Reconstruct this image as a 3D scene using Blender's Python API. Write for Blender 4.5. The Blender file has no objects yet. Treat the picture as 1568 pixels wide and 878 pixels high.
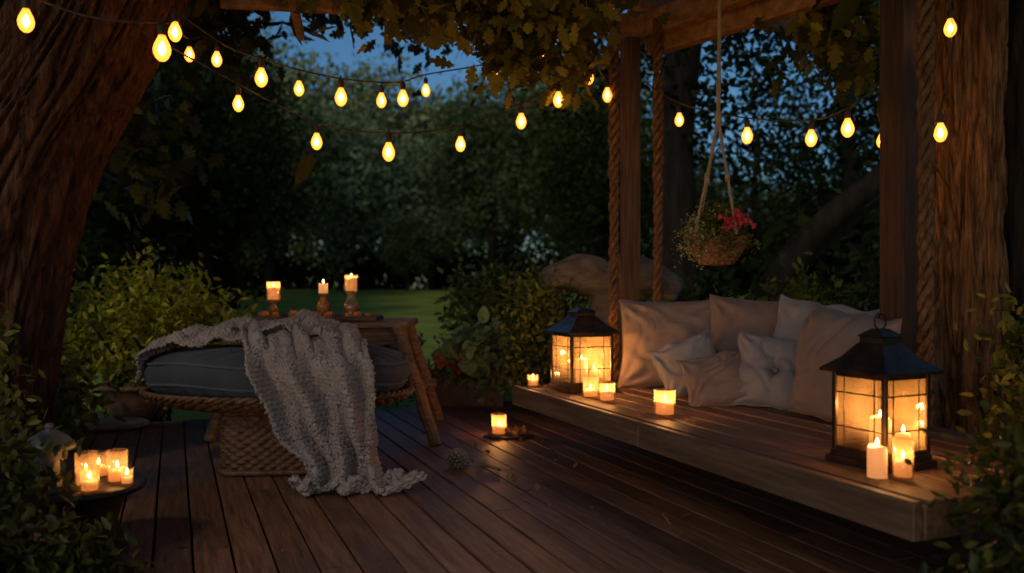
import bpy, math, random
import numpy as np
from mathutils import Vector, Matrix, noise
random.seed(7); R=np.random.default_rng(7)
scn=bpy.context.scene
col=scn.collection
TH=math.radians(22.5)            # deck boards run 22.5 deg left of the view axis

# ------------------------------------------------------------------ materials
def new_mat(name):
    m=bpy.data.materials.new(name); m.use_nodes=True
    nt=m.node_tree; nt.nodes.clear()
    out=nt.nodes.new('ShaderNodeOutputMaterial')
    return m,nt,out
def N(nt,t,**kw):
    n=nt.nodes.new(t)
    for k,v in kw.items():
        if k in n.inputs: n.inputs[k].default_value=v
        else: setattr(n,k,v)
    return n
def ramp(nt,fac,stops):
    r=nt.nodes.new('ShaderNodeValToRGB'); e=r.color_ramp.elements
    while len(e)<len(stops): e.new(0.5)
    for i,(p,c) in enumerate(stops):
        e[i].position=p; e[i].color=(*c,1)
    nt.links.new(fac,r.inputs[0]); return r
def noisy(name,c1,c2,scale=6,stretch=(1,1,1),rough=0.7,bump=0.3,bscale=None,metal=0.0,dist=0.02,spec=0.4,rot=(0,0,0),attr=False,detail=6,c3=None):
    m,nt,out=new_mat(name)
    tc=N(nt,'ShaderNodeTexCoord'); mp=N(nt,'ShaderNodeMapping')
    mp.inputs['Scale'].default_value=stretch; mp.inputs['Rotation'].default_value=rot
    nt.links.new(tc.outputs['Object'],mp.inputs[0])
    vec=mp.outputs[0]
    if attr:
        at=N(nt,'ShaderNodeAttribute',attribute_name='rnd')
        mul=N(nt,'ShaderNodeMath',operation='MULTIPLY'); mul.inputs[1].default_value=37
        nt.links.new(at.outputs['Fac'],mul.inputs[0])
        va=N(nt,'ShaderNodeVectorMath',operation='ADD')
        nt.links.new(vec,va.inputs[0]); nt.links.new(mul.outputs[0],va.inputs[1]); vec=va.outputs[0]
    nz=N(nt,'ShaderNodeTexNoise',Scale=scale,Detail=detail,Roughness=0.62)
    nt.links.new(vec,nz.inputs['Vector'])
    st=[(0.3,c1),(0.7,c2)] if c3 is None else [(0.25,c1),(0.5,c3),(0.75,c2)]
    cr=ramp(nt,nz.outputs[0],st); colr=cr.outputs[0]
    if attr:
        mx=N(nt,'ShaderNodeMix',data_type='RGBA',blend_type='MULTIPLY'); mx.inputs[0].default_value=1
        r2=ramp(nt,at.outputs['Fac'],[(0,(0.5,0.5,0.5)),(1,(1.25,1.2,1.15))])
        nt.links.new(colr,mx.inputs[6]); nt.links.new(r2.outputs[0],mx.inputs[7]); colr=mx.outputs[2]
    b=N(nt,'ShaderNodeBsdfPrincipled',Roughness=rough,Metallic=metal)
    b.inputs['Specular IOR Level'].default_value=spec
    nt.links.new(colr,b.inputs['Base Color'])
    nz2=N(nt,'ShaderNodeTexNoise',Scale=bscale or scale*3,Detail=5,Roughness=0.6)
    nt.links.new(vec,nz2.inputs['Vector'])
    bp=N(nt,'ShaderNodeBump',Strength=bump,Distance=dist)
    nt.links.new(nz2.outputs[0],bp.inputs['Height']); nt.links.new(bp.outputs[0],b.inputs['Normal'])
    rr=N(nt,'ShaderNodeMapRange'); rr.inputs[3].default_value=max(0.05,rough-0.15); rr.inputs[4].default_value=min(1,rough+0.15)
    nt.links.new(nz2.outputs[0],rr.inputs[0]); nt.links.new(rr.outputs[0],b.inputs['Roughness'])
    nt.links.new(b.outputs[0],out.inputs[0])
    return m
def leafmat(name,dark,light,trans=0.35,rough=0.5):
    m,nt,out=new_mat(name)
    at=N(nt,'ShaderNodeAttribute',attribute_name='rnd')
    cr=ramp(nt,at.outputs['Fac'],[(0,dark),(0.6,tuple((a+b)/2 for a,b in zip(dark,light))),(1,light)])
    if trans==0:
        d=N(nt,'ShaderNodeBsdfDiffuse'); nt.links.new(cr.outputs[0],d.inputs[0]); nt.links.new(d.outputs[0],out.inputs[0]); return m
    b=N(nt,'ShaderNodeBsdfPrincipled',Roughness=rough); b.inputs['Specular IOR Level'].default_value=0.3
    t=N(nt,'ShaderNodeBsdfTranslucent'); mx=N(nt,'ShaderNodeMixShader',Fac=trans)
    nt.links.new(cr.outputs[0],b.inputs['Base Color']); nt.links.new(cr.outputs[0],t.inputs[0])
    nt.links.new(b.outputs[0],mx.inputs[1]); nt.links.new(t.outputs[0],mx.inputs[2])
    nt.links.new(mx.outputs[0],out.inputs[0]); return m
def emis(name,c,s):
    m,nt,out=new_mat(name); e=N(nt,'ShaderNodeEmission',Strength=s); e.inputs[0].default_value=(*c,1)
    nt.links.new(e.outputs[0],out.inputs[0])
    m.cycles.emission_sampling='NONE'; return m
def glassy(name,tint,gloss=0.12,haze=0.0,hcol=(1,0.8,0.55),em=None,ems=0):
    m,nt,out=new_mat(name)
    t=N(nt,'ShaderNodeBsdfTransparent'); t.inputs[0].default_value=(*tint,1)
    g=N(nt,'ShaderNodeBsdfGlossy',Roughness=0.08)
    mx=N(nt,'ShaderNodeMixShader',Fac=gloss)
    nt.links.new(t.outputs[0],mx.inputs[1]); nt.links.new(g.outputs[0],mx.inputs[2]); o=mx.outputs[0]
    if haze>0:
        tc=N(nt,'ShaderNodeTexCoord'); nz=N(nt,'ShaderNodeTexNoise',Scale=9,Detail=4)
        nt.links.new(tc.outputs['Object'],nz.inputs['Vector'])
        mr=N(nt,'ShaderNodeMapRange'); mr.inputs[1].default_value=.3; mr.inputs[2].default_value=.7
        mr.inputs[3].default_value=haze*0.6; mr.inputs[4].default_value=min(1,haze*1.4)
        nt.links.new(nz.outputs[0],mr.inputs[0])
        d=N(nt,'ShaderNodeBsdfTranslucent'); d.inputs[0].default_value=(*hcol,1)
        m2=N(nt,'ShaderNodeMixShader'); nt.links.new(mr.outputs[0],m2.inputs[0])
        nt.links.new(o,m2.inputs[1]); nt.links.new(d.outputs[0],m2.inputs[2]); o=m2.outputs[0]
    if em:
        e=N(nt,'ShaderNodeEmission',Strength=ems); e.inputs[0].default_value=(*em,1)
        a=N(nt,'ShaderNodeAddShader'); nt.links.new(o,a.inputs[0]); nt.links.new(e.outputs[0],a.inputs[1]); o=a.outputs[0]
        m.cycles.emission_sampling='NONE'
    nt.links.new(o,out.inputs[0]); return m
def fabric(name,c,var=0.12,scale=350,bump=0.25):
    m,nt,out=new_mat(name)
    tc=N(nt,'ShaderNodeTexCoord')
    nz=N(nt,'ShaderNodeTexNoise',Scale=7,Detail=5); nt.links.new(tc.outputs['Object'],nz.inputs['Vector'])
    cr=ramp(nt,nz.outputs[0],[(0.3,tuple(x*(1-var) for x in c)),(0.7,tuple(x*(1+var) for x in c))])
    b=N(nt,'ShaderNodeBsdfPrincipled',Roughness=0.92); b.inputs['Specular IOR Level'].default_value=0.15
    b.inputs['Sheen Weight'].default_value=0.1
    nt.links.new(cr.outputs[0],b.inputs['Base Color'])
    w=N(nt,'ShaderNodeTexNoise',Scale=scale,Detail=2); nt.links.new(tc.outputs['Object'],w.inputs['Vector'])
    w2=N(nt,'ShaderNodeTexNoise',Scale=8,Detail=2,Distortion=0.7); nt.links.new(tc.outputs['Object'],w2.inputs['Vector'])
    b1=N(nt,'ShaderNodeBump',Strength=bump,Distance=0.002); nt.links.new(w.outputs[0],b1.inputs['Height'])
    b2=N(nt,'ShaderNodeBump',Strength=0.35,Distance=0.03); nt.links.new(w2.outputs[0],b2.inputs['Height'])
    nt.links.new(b1.outputs[0],b2.inputs['Normal']); nt.links.new(b2.outputs[0],b.inputs['Normal'])
    nt.links.new(b.outputs[0],out.inputs[0]); return m

M_deck=noisy('deck_wood',(0.08,0.032,0.016),(0.34,0.165,0.092),scale=5,stretch=(9,0.7,9),rough=0.48,bump=0.6,bscale=22,dist=0.006,attr=True,c3=(0.2,0.09,0.047),spec=0.4)
M_bed=noisy('bed_wood',(0.10,0.047,0.024),(0.35,0.205,0.115),scale=5,stretch=(9,0.6,9),rough=0.56,bump=0.35,bscale=22,dist=0.005,attr=True,c3=(0.21,0.115,0.063))
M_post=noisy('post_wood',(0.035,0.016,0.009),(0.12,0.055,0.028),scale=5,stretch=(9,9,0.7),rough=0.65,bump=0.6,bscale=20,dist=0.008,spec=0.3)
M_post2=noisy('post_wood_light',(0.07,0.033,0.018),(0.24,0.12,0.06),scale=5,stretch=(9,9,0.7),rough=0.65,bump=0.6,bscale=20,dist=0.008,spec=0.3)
M_beam=noisy('beam_wood',(0.2,0.085,0.035),(0.55,0.29,0.13),scale=5,stretch=(3,3,3),rough=0.65,bump=0.6,bscale=20,dist=0.008,spec=0.3)
M_tablew=noisy('table_wood',(0.09,0.042,0.02),(0.38,0.2,0.1),scale=6,stretch=(0.9,7,7),rough=0.6,bump=0.6,bscale=16,dist=0.01)
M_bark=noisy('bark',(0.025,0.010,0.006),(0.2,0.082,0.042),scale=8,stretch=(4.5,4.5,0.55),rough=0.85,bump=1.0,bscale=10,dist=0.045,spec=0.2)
M_barklit=noisy('bark_lit',(0.05,0.018,0.008),(0.5,0.24,0.095),scale=9,stretch=(5,5,0.5),rough=0.85,bump=1.0,bscale=11,dist=0.05,spec=0.2)  # lit copy of the bark: orange bulb light put into its colour
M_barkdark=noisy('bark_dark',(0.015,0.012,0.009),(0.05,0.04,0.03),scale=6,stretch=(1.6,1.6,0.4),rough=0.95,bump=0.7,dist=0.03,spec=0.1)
M_rope=noisy('rope_fibre',(0.07,0.032,0.014),(0.28,0.145,0.07),scale=60,stretch=(1,1,0.3),rough=0.95,bump=0.6,dist=0.003,spec=0.1)
M_rope2=noisy('cotton_rope',(0.3,0.2,0.11),(0.58,0.43,0.27),scale=90,rough=0.95,bump=0.6,dist=0.002,spec=0.1)
M_wicker=noisy('wicker',(0.055,0.023,0.01),(0.27,0.118,0.05),scale=24,stretch=(1,1,1),rough=0.5,bump=0.4,dist=0.003)
M_metal=noisy('lantern_metal',(0.02,0.013,0.009),(0.10,0.058,0.036),scale=14,rough=0.38,bump=0.25,metal=0.6,dist=0.003)
M_tray=noisy('tray_wood',(0.05,0.013,0.008),(0.12,0.035,0.018),scale=10,rough=0.4,bump=0.2)
M_dark=noisy('dark_lacquer',(0.008,0.005,0.003),(0.022,0.011,0.007),scale=10,rough=0.4,bump=0.2)
M_terra=noisy('terracotta',(0.16,0.07,0.04),(0.32,0.16,0.09),scale=12,rough=0.85,bump=0.4)
M_stone=noisy('stone',(0.12,0.11,0.09),(0.3,0.28,0.24),scale=7,rough=0.9,bump=0.6,dist=0.02)
M_drift=noisy('driftwood',(0.11,0.07,0.048),(0.34,0.235,0.165),scale=5,stretch=(0.6,3,3),rough=0.85,bump=0.8,dist=0.03)
M_soil=noisy('soil',(0.015,0.01,0.007),(0.05,0.035,0.022),scale=20,rough=1,bump=1,dist=0.03,spec=0.05)
M_pump=noisy('pumpkin_skin',(0.38,0.1,0.015),(0.6,0.2,0.03),scale=8,rough=0.5,bump=0.2)
M_amber=noisy('brown_ceramic',(0.18,0.06,0.015),(0.45,0.18,0.05),scale=10,rough=0.25,bump=0.1)
M_ceram=noisy('pale_ceramic',(0.08,0.062,0.052),(0.17,0.14,0.115),scale=8,rough=0.4,bump=0.15)
M_dead=leafmat('dead_leaf',(0.14,0.07,0.02),(0.45,0.26,0.09),0.1,0.8)
M_grass=noisy('lawn',(0.16,0.19,0.03),(0.44,0.45,0.08),scale=0.6,rough=0.95,bump=0.6,bscale=40,dist=0.04,spec=0.05,detail=9)
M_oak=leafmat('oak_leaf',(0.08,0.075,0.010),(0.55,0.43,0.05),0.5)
M_skyblock=leafmat('skyblock_leaf',(0.03,0.035,0.008),(0.14,0.12,0.02),0)
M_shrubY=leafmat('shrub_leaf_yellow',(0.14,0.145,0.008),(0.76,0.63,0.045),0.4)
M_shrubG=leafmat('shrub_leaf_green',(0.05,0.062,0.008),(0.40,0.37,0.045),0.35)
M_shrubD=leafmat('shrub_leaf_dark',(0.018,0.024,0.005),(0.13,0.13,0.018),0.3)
M_far_mist=leafmat('far_leaf_misted',(0.14,0.18,0.085),(0.34,0.42,0.21),0)  # mist put into the colour: paler leaves for the far crowns
M_far_mist2=leafmat('far_leaf_thin_mist',(0.045,0.062,0.024),(0.16,0.21,0.085),0)  # weaker step of the same painted mist
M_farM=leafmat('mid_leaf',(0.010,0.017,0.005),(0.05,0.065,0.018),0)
M_hosta=leafmat('hosta_leaf',(0.14,0.2,0.06),(0.5,0.6,0.24),0.25,0.4)
M_red=leafmat('red_petal',(0.6,0.035,0.015),(0.95,0.14,0.04),0.2)
M_pink=leafmat('pink_petal',(0.6,0.03,0.06),(0.85,0.15,0.16),0.2)
M_white=leafmat('pale_petal',(0.35,0.31,0.2),(0.6,0.54,0.36),0.2)
M_purple=leafmat('purple_petal',(0.1,0.07,0.25),(0.25,0.2,0.5),0.2)
F_taupe=fabric('linen_taupe',(0.235,0.175,0.152))
F_taupe2=fabric('linen_brown',(0.215,0.158,0.136))
F_light=fabric('linen_pale',(0.33,0.295,0.29))
F_grey=fabric('linen_grey',(0.29,0.265,0.275))
F_blue=fabric('cushion_slate',(0.066,0.066,0.078))
F_knit=fabric('knit_wool',(0.40,0.31,0.27),bump=0.6,scale=220)
M_flame=emis('flame',(1,0.62,0.22),14)
M_fil=emis('filament',(1,0.66,0.24),20)
M_bulb=glassy('bulb_glass',(1,0.68,0.28),0.06,0.0,em=(1,0.36,0.05),ems=1.5)
M_pane=glassy('lantern_glass',(1,0.93,0.8),0.07,0.22,(0.95,0.66,0.32))
M_cup=glassy('votive_glass',(0.98,0.93,0.85),0.1,0.13,(1,0.75,0.45))
M_cable=noisy('cable_rubber',(0.03,0.018,0.01),(0.09,0.055,0.03),scale=30,rough=0.6,bump=0.1)
m,nt,out=new_mat('wax')
b=N(nt,'ShaderNodeBsdfPrincipled',Roughness=0.5); b.inputs['Base Color'].default_value=(0.8,0.66,0.45,1)
b.inputs['Emission Color'].default_value=(1,0.5,0.16,1); b.inputs['Emission Strength'].default_value=0.45  # added glow stands in for flame light scattered through the wax
t=N(nt,'ShaderNodeBsdfTranslucent'); t.inputs[0].default_value=(0.95,0.6,0.3,1)
mx=N(nt,'ShaderNodeMixShader',Fac=0.35); nt.links.new(b.outputs[0],mx.inputs[1]); nt.links.new(t.outputs[0],mx.inputs[2])
nt.links.new(mx.outputs[0],out.inputs[0]); m.cycles.emission_sampling='NONE'; M_wax=m

# ------------------------------------------------------------------ mesh helpers
def mobj(name,verts,faces,mat,smooth=True,parent=None):
    me=bpy.data.meshes.new(name)
    me.from_pydata([tuple(map(float,v)) for v in verts],[],faces); me.materials.append(mat)
    if smooth: me.polygons.foreach_set('use_smooth',[True]*len(me.polygons))
    me.update(); o=bpy.data.objects.new(name,me); col.objects.link(o)
    return o
def group(name,children,loc=(0,0,0)):
    e=bpy.data.objects.new(name,None); e.empty_display_size=0.1; e.location=loc; col.objects.link(e)
    for c in children:
        c.parent=e; c.matrix_parent_inverse=Matrix.Translation(-Vector(loc))
    return e
def gridfaces(nr,nc,wrap=False):
    f=[]
    for i in range(nr-1):
        for j in range(nc if wrap else nc-1):
            k=(j+1)%nc; f.append((i*nc+j,i*nc+k,(i+1)*nc+k,(i+1)*nc+j))
    return f
def setrnd(o,vals):
    a=o.data.attributes.new('rnd','FLOAT','POINT'); a.data.foreach_set('value',np.asarray(vals,dtype=np.float32))
def lathe(name,prof,loc,mat,seg=24,sx=1,sy=1,smooth=True,ang=0,fn=None):
    v=[]
    for r,z in prof:
        for j in range(seg):
            a=2*math.pi*j/seg+ang
            rr,zz=(r,z) if fn is None else fn(r,z,a)
            v.append((loc[0]+rr*sx*math.cos(a),loc[1]+rr*sy*math.sin(a),loc[2]+zz))
    return mobj(name,v,gridfaces(len(prof),seg,True),mat,smooth)
def smoothpath(P,n=8):
    P=[np.array(p,float) for p in P]; Q=[P[0]*2-P[1]]+P+[P[-1]*2-P[-2]]; out=[]
    for i in range(1,len(Q)-2):
        for k in range(n):
            t=k/n; a,b,c,d=Q[i-1],Q[i],Q[i+1],Q[i+2]
            out.append(0.5*((2*b)+(c-a)*t+(2*a-5*b+4*c-d)*t*t+(-a+3*b-3*c+d)*t**3))
    out.append(P[-1]); return out
def tubegeo(P,rad,seg=8,closed=False):
    P=[np.array(p,float) for p in P]; n=len(P); rad=[rad]*n if np.isscalar(rad) else rad
    v=[]
    prev=None
    for i,p in enumerate(P):
        d=P[min(i+1,n-1)]-P[max(i-1,0)]; d/=np.linalg.norm(d)+1e-9
        if prev is None:
            r=np.array([1,0,0]) if abs(d[0])<0.8 else np.array([0,1,0])
            a=np.cross(d,r); a/=np.linalg.norm(a)
        else:
            a=prev-d*np.dot(prev,d); a/=np.linalg.norm(a)+1e-9
        prev=a; b=np.cross(d,a)
        for j in range(seg):
            t=2*math.pi*j/seg; v.append(p+rad[i]*(math.cos(t)*a+math.sin(t)*b))
    f=gridfaces(n,seg,True)
    f.append(tuple(range(seg))[::-1]); f.append(tuple(range((n-1)*seg,n*seg)))
    return v,f
def tube(name,P,rad,mat,seg=8):
    v,f=tubegeo(P,rad,seg); return mobj(name,v,f,mat)
def merged(name,parts,mat,smooth=True):
    V=[];F=[]
    for v,f in parts:
        o=len(V); V.extend(v); F.extend([tuple(i+o for i in q) for q in f])
    return mobj(name,V,F,mat,smooth)
def boxgeo(c,s,bev=0.004,rz=0.0,M=None):
    x,y,z=s[0]/2,s[1]/2,s[2]/2; b=min(bev,x*.4,y*.4,z*.4)
    v=[]
    for (zz,inn) in ((-z,b),(-z+b,0),(z-b,0),(z,b)):
        X=x-inn;Y=y-inn; c_=b if not inn else 0
        for px,py in ((-X+c_,-Y),(X-c_,-Y),(X,-Y+c_),(X,Y-c_),(X-c_,Y),(-X+c_,Y),(-X,Y-c_),(-X,-Y+c_)):
            v.append((px,py,zz))
    f=gridfaces(4,8,True); f.append(tuple(range(8))[::-1]); f.append(tuple(range(24,32)))
    if M is None:
        ca,sa=math.cos(rz),math.sin(rz)
        v=[(c[0]+p[0]*ca-p[1]*sa,c[1]+p[0]*sa+p[1]*ca,c[2]+p[2]) for p in v]
    else: v=[tuple(M@Vector(p)) for p in v]
    return v,f
def beamgeo(a,b,w,h,bev=0.006):     # rectangular timber from a to b
    a=Vector(a);b=Vector(b); d=(b-a); L=d.length; y=d.normalized()
    up=Vector((0,0,1)) if abs(y.z)<0.9 else Vector((math.sin(TH)*-1,math.cos(TH),0))
    x=y.cross(up).normalized(); z=x.cross(y)
    M=Matrix((( x.x,y.x,z.x,(a.x+b.x)/2),(x.y,y.y,z.y,(a.y+b.y)/2),(x.z,y.z,z.z,(a.z+b.z)/2),(0,0,0,1)))
    return boxgeo((0,0,0),(w,L,h),bev,M=M)

# leaf templates ---------------------------------------------------
T_simple=(np.array([(0,0,0),(.3,.2,.05),(.68,.17,.04),(1,0,-.06),(.68,-.17,.04),(.3,-.2,.05)],float),[(0,1,2,3),(0,3,4,5)])
T_quad=(np.array([(0,0,0),(.5,.3,.08),(1,0,-.05),(.5,-.3,.0)],float),[(0,1,2,3)])
half=[(.0,.02),(.12,.06),(.18,.17),(.27,.18),(.31,.1),(.4,.27),(.52,.31),(.53,.15),(.64,.26),(.76,.24),(.75,.11),(.9,.12),(1,0)]
ov=half+[(x,-y) for x,y in half[-2::-1]]
T_oak=(np.array([(x,y,-.12*x*x+.15*abs(y)) for x,y in ov],float),[tuple(range(len(ov)))])
T_round=(np.array([(0,0,0),(.15,.25,.05),(.5,.36,.08),(.85,.2,0),(1,0,-.1),(.85,-.2,0),(.5,-.36,.08),(.15,-.25,.05)],float),[(0,1,2,3,4),(0,4,5,6,7)])
def leaves(name,C,size,mat,T=T_simple,up=0.3,rnd=None,down=0.0):
    C=np.asarray(C,float); n=len(C); tv,tf=T; k=len(tv)
    t=R.normal(size=(n,3)); t[:,2]-=down; t/=np.linalg.norm(t,axis=1)[:,None]
    q=R.normal(size=(n,3)); q[:,2]+=up*3
    b=np.cross(q,t); b/=np.linalg.norm(b,axis=1)[:,None]+1e-9; nn=np.cross(t,b)
    s=np.asarray(size)*R.uniform(0.65,1.25,n)
    V=C[:,None,:]+s[:,None,None]*(tv[None,:,0,None]*t[:,None,:]+tv[None,:,1,None]*b[:,None,:]+tv[None,:,2,None]*nn[:,None,:])
    me=bpy.data.meshes.new(name)
    loops=np.concatenate([np.array(f) for f in tf]); fl=len(loops); ns=[len(f) for f in tf]
    LV=(np.arange(n)[:,None]*k+loops[None,:]).ravel()
    starts=np.concatenate([[0],np.cumsum(ns)[:-1]]); ST=(np.arange(n)[:,None]*fl+starts[None,:]).ravel()
    me.vertices.add(n*k); me.vertices.foreach_set('co',V.astype(np.float32).ravel())
    me.loops.add(n*fl); me.loops.foreach_set('vertex_index',LV.astype(np.int32))
    me.polygons.add(n*len(tf)); me.polygons.foreach_set('loop_start',ST.astype(np.int32))
    me.update(calc_edges=True); me.validate()
    a=me.attributes.new('rnd','FLOAT','POINT')
    rv=R.uniform(0,1,n) if rnd is None else np.clip(rnd,0,1)
    a.data.foreach_set('value',np.repeat(rv,k).astype(np.float32))
    me.materials.append(mat); o=bpy.data.objects.new(name,me); col.objects.link(o); return o
def clumps(center,rad,ncl,per,spread,surf=0.5):
    """leaf positions in clumps through an ellipsoid; returns pts and per-leaf tone"""
    center=np.array(center,float); rad=np.array(rad,float)
    d=R.normal(size=(ncl,3)); d/=np.linalg.norm(d,axis=1)[:,None]
    r=R.uniform(surf,1,ncl)**0.7
    c=center+d*r[:,None]*rad*(1+R.normal(0,0.1,(ncl,1)))
    P=c[:,None,:]+R.normal(size=(ncl,per,3))*spread*R.uniform(0.6,1.3,(ncl,1,1))
    tone=R.uniform(0.0,0.75,ncl)[:,None]+R.normal(0,0.15,(ncl,per))
    return P.reshape(-1,3),tone.ravel()
def shrub(name,center,rad,ncl,per,spread,size,mat,T=T_simple,stems=7,zmin=-0.1,up=0.3):
    P,t=clumps(center,rad,ncl,per,spread,0.35); k=P[:,2]>zmin; P=P[k];t=t[k]
    lf=leaves('leaves',P,size,mat,T,rnd=t,up=up); parts=[]
    for i in range(stems):
        a=P[R.integers(len(P))]; b0=np.array([center[0]+R.normal(0,.08),center[1]+R.normal(0,.06),zmin])
        m=(a+b0)/2+R.normal(0,.04,3); parts.append(tubegeo(smoothpath([b0,m,a],4),[.012]*9,5))
    st=merged('stems',parts,M_barkdark)
    return group(name,[lf,st],(center[0],center[1],0))

# ------------------------------------------------------------------ ground & deck
def gh(x,y):
    d=max(0,y-9); t=min(1,d/38); return -0.16+0.95*t*t*(3-2*t)+0.03*noise.noise(Vector((x*.3,y*.3,0)))
xs=sorted(set([-300,-150,-80,-50]+list(np.linspace(-36,36,49))+[50,80,150,300])); ys=sorted(set([-40,-15,-5]+list(np.linspace(0,60,61))+[80,120,200,400]))
gv=[(x,y,gh(x,y)) for y in ys for x in xs]
ground=mobj('ground',gv,gridfaces(len(ys),len(xs)),M_grass)
V=[];F=[];rn=[]
w=0.138; gap=0.009; vv=-2.0; k=0
while vv<4.2:
    u=-1.6-random.random()*2.0
    while u<6.55:
        L=random.uniform(2.2,4.2); u1=min(u+L,6.6)
        if 6.6-u1<0.5: u1=6.6
        dz=random.uniform(-.0025,.001); o=len(V)
        x0,x1=vv,vv+w-gap; pr=[(x0,-.035),(x0,-.004),(x0+.004,0),(x1-.004,0),(x1,-.004),(x1,-.035)]
        for yy in (u+.003,u1-.003):
            for (px,pz) in pr: V.append((px,yy,pz+dz))
        for j in range(6): F.append((o+j,o+(j+1)%6,o+6+(j+1)%6,o+6+j))
        F.append(tuple(range(o,o+6))); F.append(tuple(range(o+6,o+12))[::-1])
        rn+= [random.random()]*12; u=u1
    vv+=w; k+=1
deck=mobj('deck_boards',V,F,M_deck,False); setrnd(deck,rn); deck.rotation_euler=(0,0,TH)
v_,f_=boxgeo((1.1,6.62,-.085),(6.2,.035,.15),.003); v2,f2=boxgeo((-2.02,2.2,-.085),(.035,8.8,.15),.003)
fas=merged('deck_fascia',[(v_,f_),(v2,f2)],M_deck,False); fas.rotation_euler=(0,0,TH); setrnd(fas,[.3]*len(fas.data.vertices))
so_=merged('under_deck_membrane',[boxgeo((1.1,2.2,-.10),(6.1,8.6,.02),.002)],M_soil,False); so_.rotation_euler=(0,0,TH)
group('wooden_deck',[deck,fas,so_])

# ------------------------------------------------------------------ hanging daybed
BF=np.array([0.0,5.1]); er=np.array([math.cos(TH),math.sin(TH)]); es=np.array([math.sin(TH),-math.cos(TH)])
def B(s,v,z=0.38):
    p=BF+es*s+er*v; return (p[0],p[1],z)
BW=1.17; BL=3.0
V=[];F=[];rn=[]
def addbox(c,sz,r,bev=.004):
    v,f=boxgeo(c,sz,bev); o=len(V); V.extend(v); F.extend([tuple(i+o for i in q) for q in f]); rn.extend([r]*len(v))
nb=8; bw=(BW-.055)/nb
for i in range(nb):
    addbox((.055+bw*(i+.5),-BL/2,.362+random.uniform(-.004,.001)),(bw-.018,BL-.01,.034),random.random(),.006)
addbox((.018,-.75,.325),(.036,1.494,.115),.45); addbox((.018,-2.25,.325),(.036,1.494,.115),.3)
addbox((BW/2+.02,-BL+.02,.317),(BW-.05,.036,.1),.3); addbox((BW/2+.02,-.02,.317),(BW-.05,.036,.1),.4)
addbox((BW,-BL/2,.32),(.036,BL,.11),.3)
for yy in (-.4,-1.2,-2.0,-2.7): addbox((BW/2,yy,.31),(BW-.1,.05,.07),.2)
addbox((BW+.04,-1.05,.62),(.03,2.0,.09),.3); addbox((BW+.04,-1.05,.50),(.03,2.0,.07),.3)
for yy in (-.1,-1.0,-2.0): addbox((BW+.072,yy,.5),(.03,.06,.36),.35)
plat=mobj('platform',V,F,M_bed,False); setrnd(plat,rn); plat.location=(BF[0],BF[1],0); plat.rotation_euler=(0,0,TH)
def ropegeo(a,b,R0,r,pitch,strands=3,step=None):
    a=np.array(a,float);b=np.array(b,float);L=np.linalg.norm(b-a);d=(b-a)/L
    x=np.cross(d,[0.2,0.9,0.1]); x/=np.linalg.norm(x); y=np.cross(d,x); n=int(L/pitch*10)+2; out=[]
    for s in range(strands):
        P=[]; rr=[]
        for i in range(n+1):
            t=i/n; an=2*math.pi*(t*L/pitch+s/strands); wob=.004*math.sin(t*9+s)*R0/.019
            P.append(a+d*L*t+(R0+wob)*(math.cos(an)*x+math.sin(an)*y)); rr.append(r*(1+.12*math.sin(t*L*23)))
        out.append(tubegeo(P,rr,7))
    return out
rp=[]
top=2.78
for (s,v) in ((.05,.70),(.06,1.03),(2.095,1.10)):
    a=B(s,v,.34); rp+=ropegeo(a,(a[0],a[1],top),.022,.0165,.22)
ropes=merged('ropes',rp,M_rope)
group('hanging_daybed',[plat,ropes],(BF[0],BF[1],0))

# ------------------------------------------------------------------ pergola
p1=B(-.15,.94,0); p2=B(1.83,1.25,0)
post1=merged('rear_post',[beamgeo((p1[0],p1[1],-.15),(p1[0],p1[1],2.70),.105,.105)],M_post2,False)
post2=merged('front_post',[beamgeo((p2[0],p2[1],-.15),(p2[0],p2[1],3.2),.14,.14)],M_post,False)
P=[]
P.append(beamgeo((.74,5.90,2.785),(2.10,3.83,2.785),.10,.16))
P.append(beamgeo((.96,5.68,2.675),(2.45,3.76,2.675),.09,.15))
P.append(beamgeo((.45,5.35,2.93),(2.4,6.15,2.93),.08,.12))
P.append(beamgeo(B(1.2,.2,2.95),B(1.2,2.6,2.95),.08,.14))
P.append(beamgeo((-1.9,5.3,2.86),(1.0,5.75,2.86),.09,.085))
P.append(beamgeo((-1.35,5.0,2.78),(-1.5,5.8,2.78),.05,.07)); P.append(beamgeo((-.75,5.0,2.78),(-.9,5.9,2.78),.05,.07))
beams=merged('beams',P,M_beam,False)
group('pergola',[post1,post2,beams],(p1[0],p1[1],0))

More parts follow.
